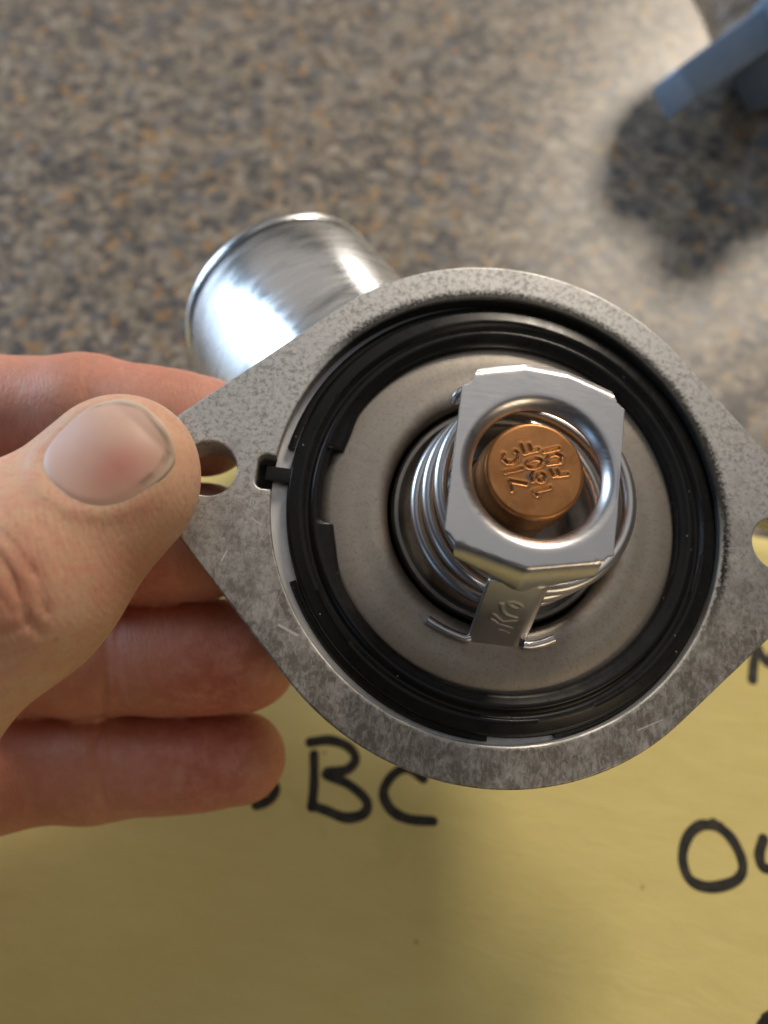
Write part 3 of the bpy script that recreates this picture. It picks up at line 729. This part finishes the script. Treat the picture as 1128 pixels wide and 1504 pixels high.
xs = axis(-232, -54, -14, -8, 0.5); ys = axis(-152, -52, 26, 34, 0.55); zs = axis(-148, -128, -80, -42, 0.6)
HV, HF = surface_nets(hand_sdf, xs, ys, zs)
for _ in range(2):                                        # settle the vertices on the surface
    f0 = hand_sdf([HV[:, 0], HV[:, 1], HV[:, 2]]); g = np.zeros_like(HV); e = 0.08
    for k in range(3):
        W = HV.copy(); W[:, k] += e; g[:, k] = (hand_sdf([W[:, 0], W[:, 1], W[:, 2]]) - f0) / e
    gl = np.linalg.norm(g, axis=1, keepdims=True) + 1e-6
    HV -= np.clip(f0, -0.5, 0.5)[:, None] * g / gl ** 2 * 0.9
N_ = g / gl
PXx = 564 + HV[:, 0] / -HV[:, 2] * FPX; PXy = 752 - HV[:, 1] / -HV[:, 2] * FPX
front = (N_[:, 2] > 0.1)
thumb_ = front & (HV[:, 2] > -100)
GRO = [([(-30, 740), (5, 785), (20, 800), (45, 835), (58, 850), (63, 882), (70, 900)], 4.5, 0.34), ([(-30, 790), (0, 820), (20, 850), (32, 890), (45, 915), (62, 930)], 5.0, 0.5),
       ([(-60, 950), (0, 930), (25, 925), (45, 912)], 4.5, 0.35), ([(-30, 700), (10, 760), (40, 800)], 4.0, 0.14), ([(60, 770), (85, 800), (95, 840)], 5, 0.10),
       ([(0, 960), (10, 985), (30, 1010)], 5, 0.22), ([(-40, 860), (0, 880), (20, 900)], 5, 0.25), ([(75, 740), (95, 765), (105, 800)], 5, 0.10)]
disp = np.zeros(len(HV))
for ln, w_, dp in GRO:
    d = seg_dist(PXx, PXy, [[tuple(q) for q in smooth_line(ln, 5)]]); disp -= np.where(thumb_, dp * np.exp(-(d / w_) ** 2), 0)
fing_ = front & (HV[:, 2] < -100)
for ln, w_, dp in [([(160, 890), (152, 930), (158, 975), (150, 1040)], 7, 0.35), ([(175, 905), (170, 960), (176, 1030)], 6, 0.2), ([(150, 1056), (143, 1100), (150, 1150), (158, 1200)], 7, 0.35),
                   ([(165, 1070), (160, 1130), (168, 1190)], 6, 0.18), ([(135, 520), (128, 560), (134, 600)], 6, 0.22)]:
    d = seg_dist(PXx, PXy, [[tuple(q) for q in smooth_line(ln, 5)]]); disp -= np.where(fing_, dp * np.exp(-(d / w_) ** 2), 0)
HV += N_ * disp[:, None] * 0.9
flush_shade = np.clip((-100 - HV[:, 2]) / 8, 0, 1) * 0.65  # shade on the rear fingers put into the colour as deeper red
# rosy knuckle and thumb side, rosy finger pads
for (cx, cy, rr, am) in [(15, 890, 60, 0.6), (190, 830, 70, 0.45), (300, 1110, 90, 0.35), (330, 980, 90, 0.3), (250, 545, 120, 0.1), (40, 805, 40, 0.3)]:
    flush_shade += am * np.exp(-((PXx - cx) ** 2 + (PXy - cy) ** 2) / rr ** 2)
flush_shade = np.clip(flush_shade, 0, 1)
HW = np.array([list(to_world(p)) for p in HV])
me = bpy.data.meshes.new('hand'); me.from_pydata(HW.tolist(), [], HF.tolist()); me.update()
atr = me.attributes.new('flush_shade', 'FLOAT', 'POINT'); atr.data.foreach_set('value', flush_shade.astype(np.float32))
hand = link('hand', me, MAT['skin'], angle=0)
# origin to camera-aligned millimetres for the skin texture
hand.data.transform(CAM.inverted()); hand.matrix_world = CAM
tag(hand, 'left hand gripping the flange between thumb in front and fingers behind', 'hand')
# thumb nail: follows the back of the thumb, sunk under the folds, standing proud at the free edge
def thumb_height(s, t):
    s = np.asarray(s, float); t = np.asarray(t, float); tc = np.minimum(t, 4.6)
    lo = np.full(s.shape, -7.0); hi = np.full(s.shape, 6.0)
    for _ in range(36):
        m_ = (lo + hi) / 2
        f = thumb_base([NC[i] + TS[i] * s + TU[i] * tc + TN[i] * m_ for i in range(3)])
        lo = np.where(f < 0, m_, lo); hi = np.where(f < 0, hi, m_)
    return lo - np.maximum(t - 4.6, 0) * 0.30 - np.maximum(t - 4.6, 0) ** 2 * 0.03
nu, nv = 48, 56; V = []; F = []; TINT = []
ST = []
for j in range(nv + 1):
    for i in range(nu + 1):
        a, b = -1 + 2 * i / nu, -1 + 2 * j / nv
        m_ = max(abs(a), abs(b)); k = (abs(a) ** 2.4 + abs(b) ** 2.4 + 1e-9) ** (1 / 2.4)
        f_ = m_ / k if k > 0 else 1
        t = b * f_ * NL; s = a * f_ * (NW - 0.35 * max(0, -t / NL)); ST.append((s, t))
ST = np.array(ST); HH = thumb_height(ST[:, 0], ST[:, 1])
for (s, t), h_ in zip(ST, HH):
        rim = (abs(s / NW) ** 2.4 + abs(t / NL) ** 2.4) ** (1 / 2.4)
        tip_ = min(1, max(0, (t + 0.5) / 5.0))
        off = 0.16 - (0.24 * max(0, (rim - 0.86) / 0.14)) * (1 - tip_) + 0.06 * tip_
        p = NC + TS * s + TU * t + TN * (h_ + off); V.append(p)
        y = t / NL; x = s / NW
        bed = np.array([0.64, 0.41, 0.33])
        red = math.exp(-(((x - 0.48) / 0.34) ** 2 + ((y - 0.02) / 0.55) ** 2)); bed = bed * (1 - 0.75 * red) + np.array([0.60, 0.22, 0.19]) * 0.75 * red
        pale = 1 / (1 + math.exp(-(y - 0.35 - 0.15 * x) * 7)); bed = bed * (1 - 0.45 * pale) + np.array([0.66, 0.50, 0.40]) * 0.45 * pale
        lun = 1 / (1 + math.exp((y + 0.60 + 0.42 * (x + 0.1) ** 2) * 18)); bed = bed * (1 - 0.6 * lun) + np.array([0.68, 0.46, 0.38]) * 0.6 * lun
        e = math.hypot(x, y) if True else 0
        rim = (abs(x) ** 2.4 + abs(y) ** 2.4) ** (1 / 2.4)
        fe = 1 / (1 + math.exp(-(rim - 0.90) * 55)) * (1 / (1 + math.exp(-(y - 0.25 + 0.25 * x) * 14)))
        bed = bed * (1 - 0.7 * fe) + np.array([0.62, 0.53, 0.41]) * 0.7 * fe
        dirt = math.exp(-((rim - 0.90 - 0.015 * math.sin(9 * x + 3)) / 0.035) ** 2) * (1 / (1 + math.exp(-(y - 0.15 + 0.3 * x) * 12))) * (0.35 + 0.65 * (0.5 + 0.5 * math.sin(6.0 * x + 1.3 + 2 * math.sin(13 * y))))
        bed = bed * (1 - 0.75 * dirt) + np.array([0.12, 0.095, 0.08]) * 0.75 * dirt
        TINT.append((*bed, 1))
for j in range(nv):
    for i in range(nu): a = j * (nu + 1) + i; F.append((a, a + 1, a + nu + 2, a + nu + 1))
me = mesh('thumb_nail', V, F)
ca = me.color_attributes.new('tint', 'FLOAT_COLOR', 'POINT'); ca.data.foreach_set('color', np.array(TINT, np.float32).ravel())
nail = link('thumb_nail', me, MAT['nail'], hand, angle=0)
md = nail.modifiers.new('thickness', 'SOLIDIFY'); md.thickness = 0.0004; md.offset = -1
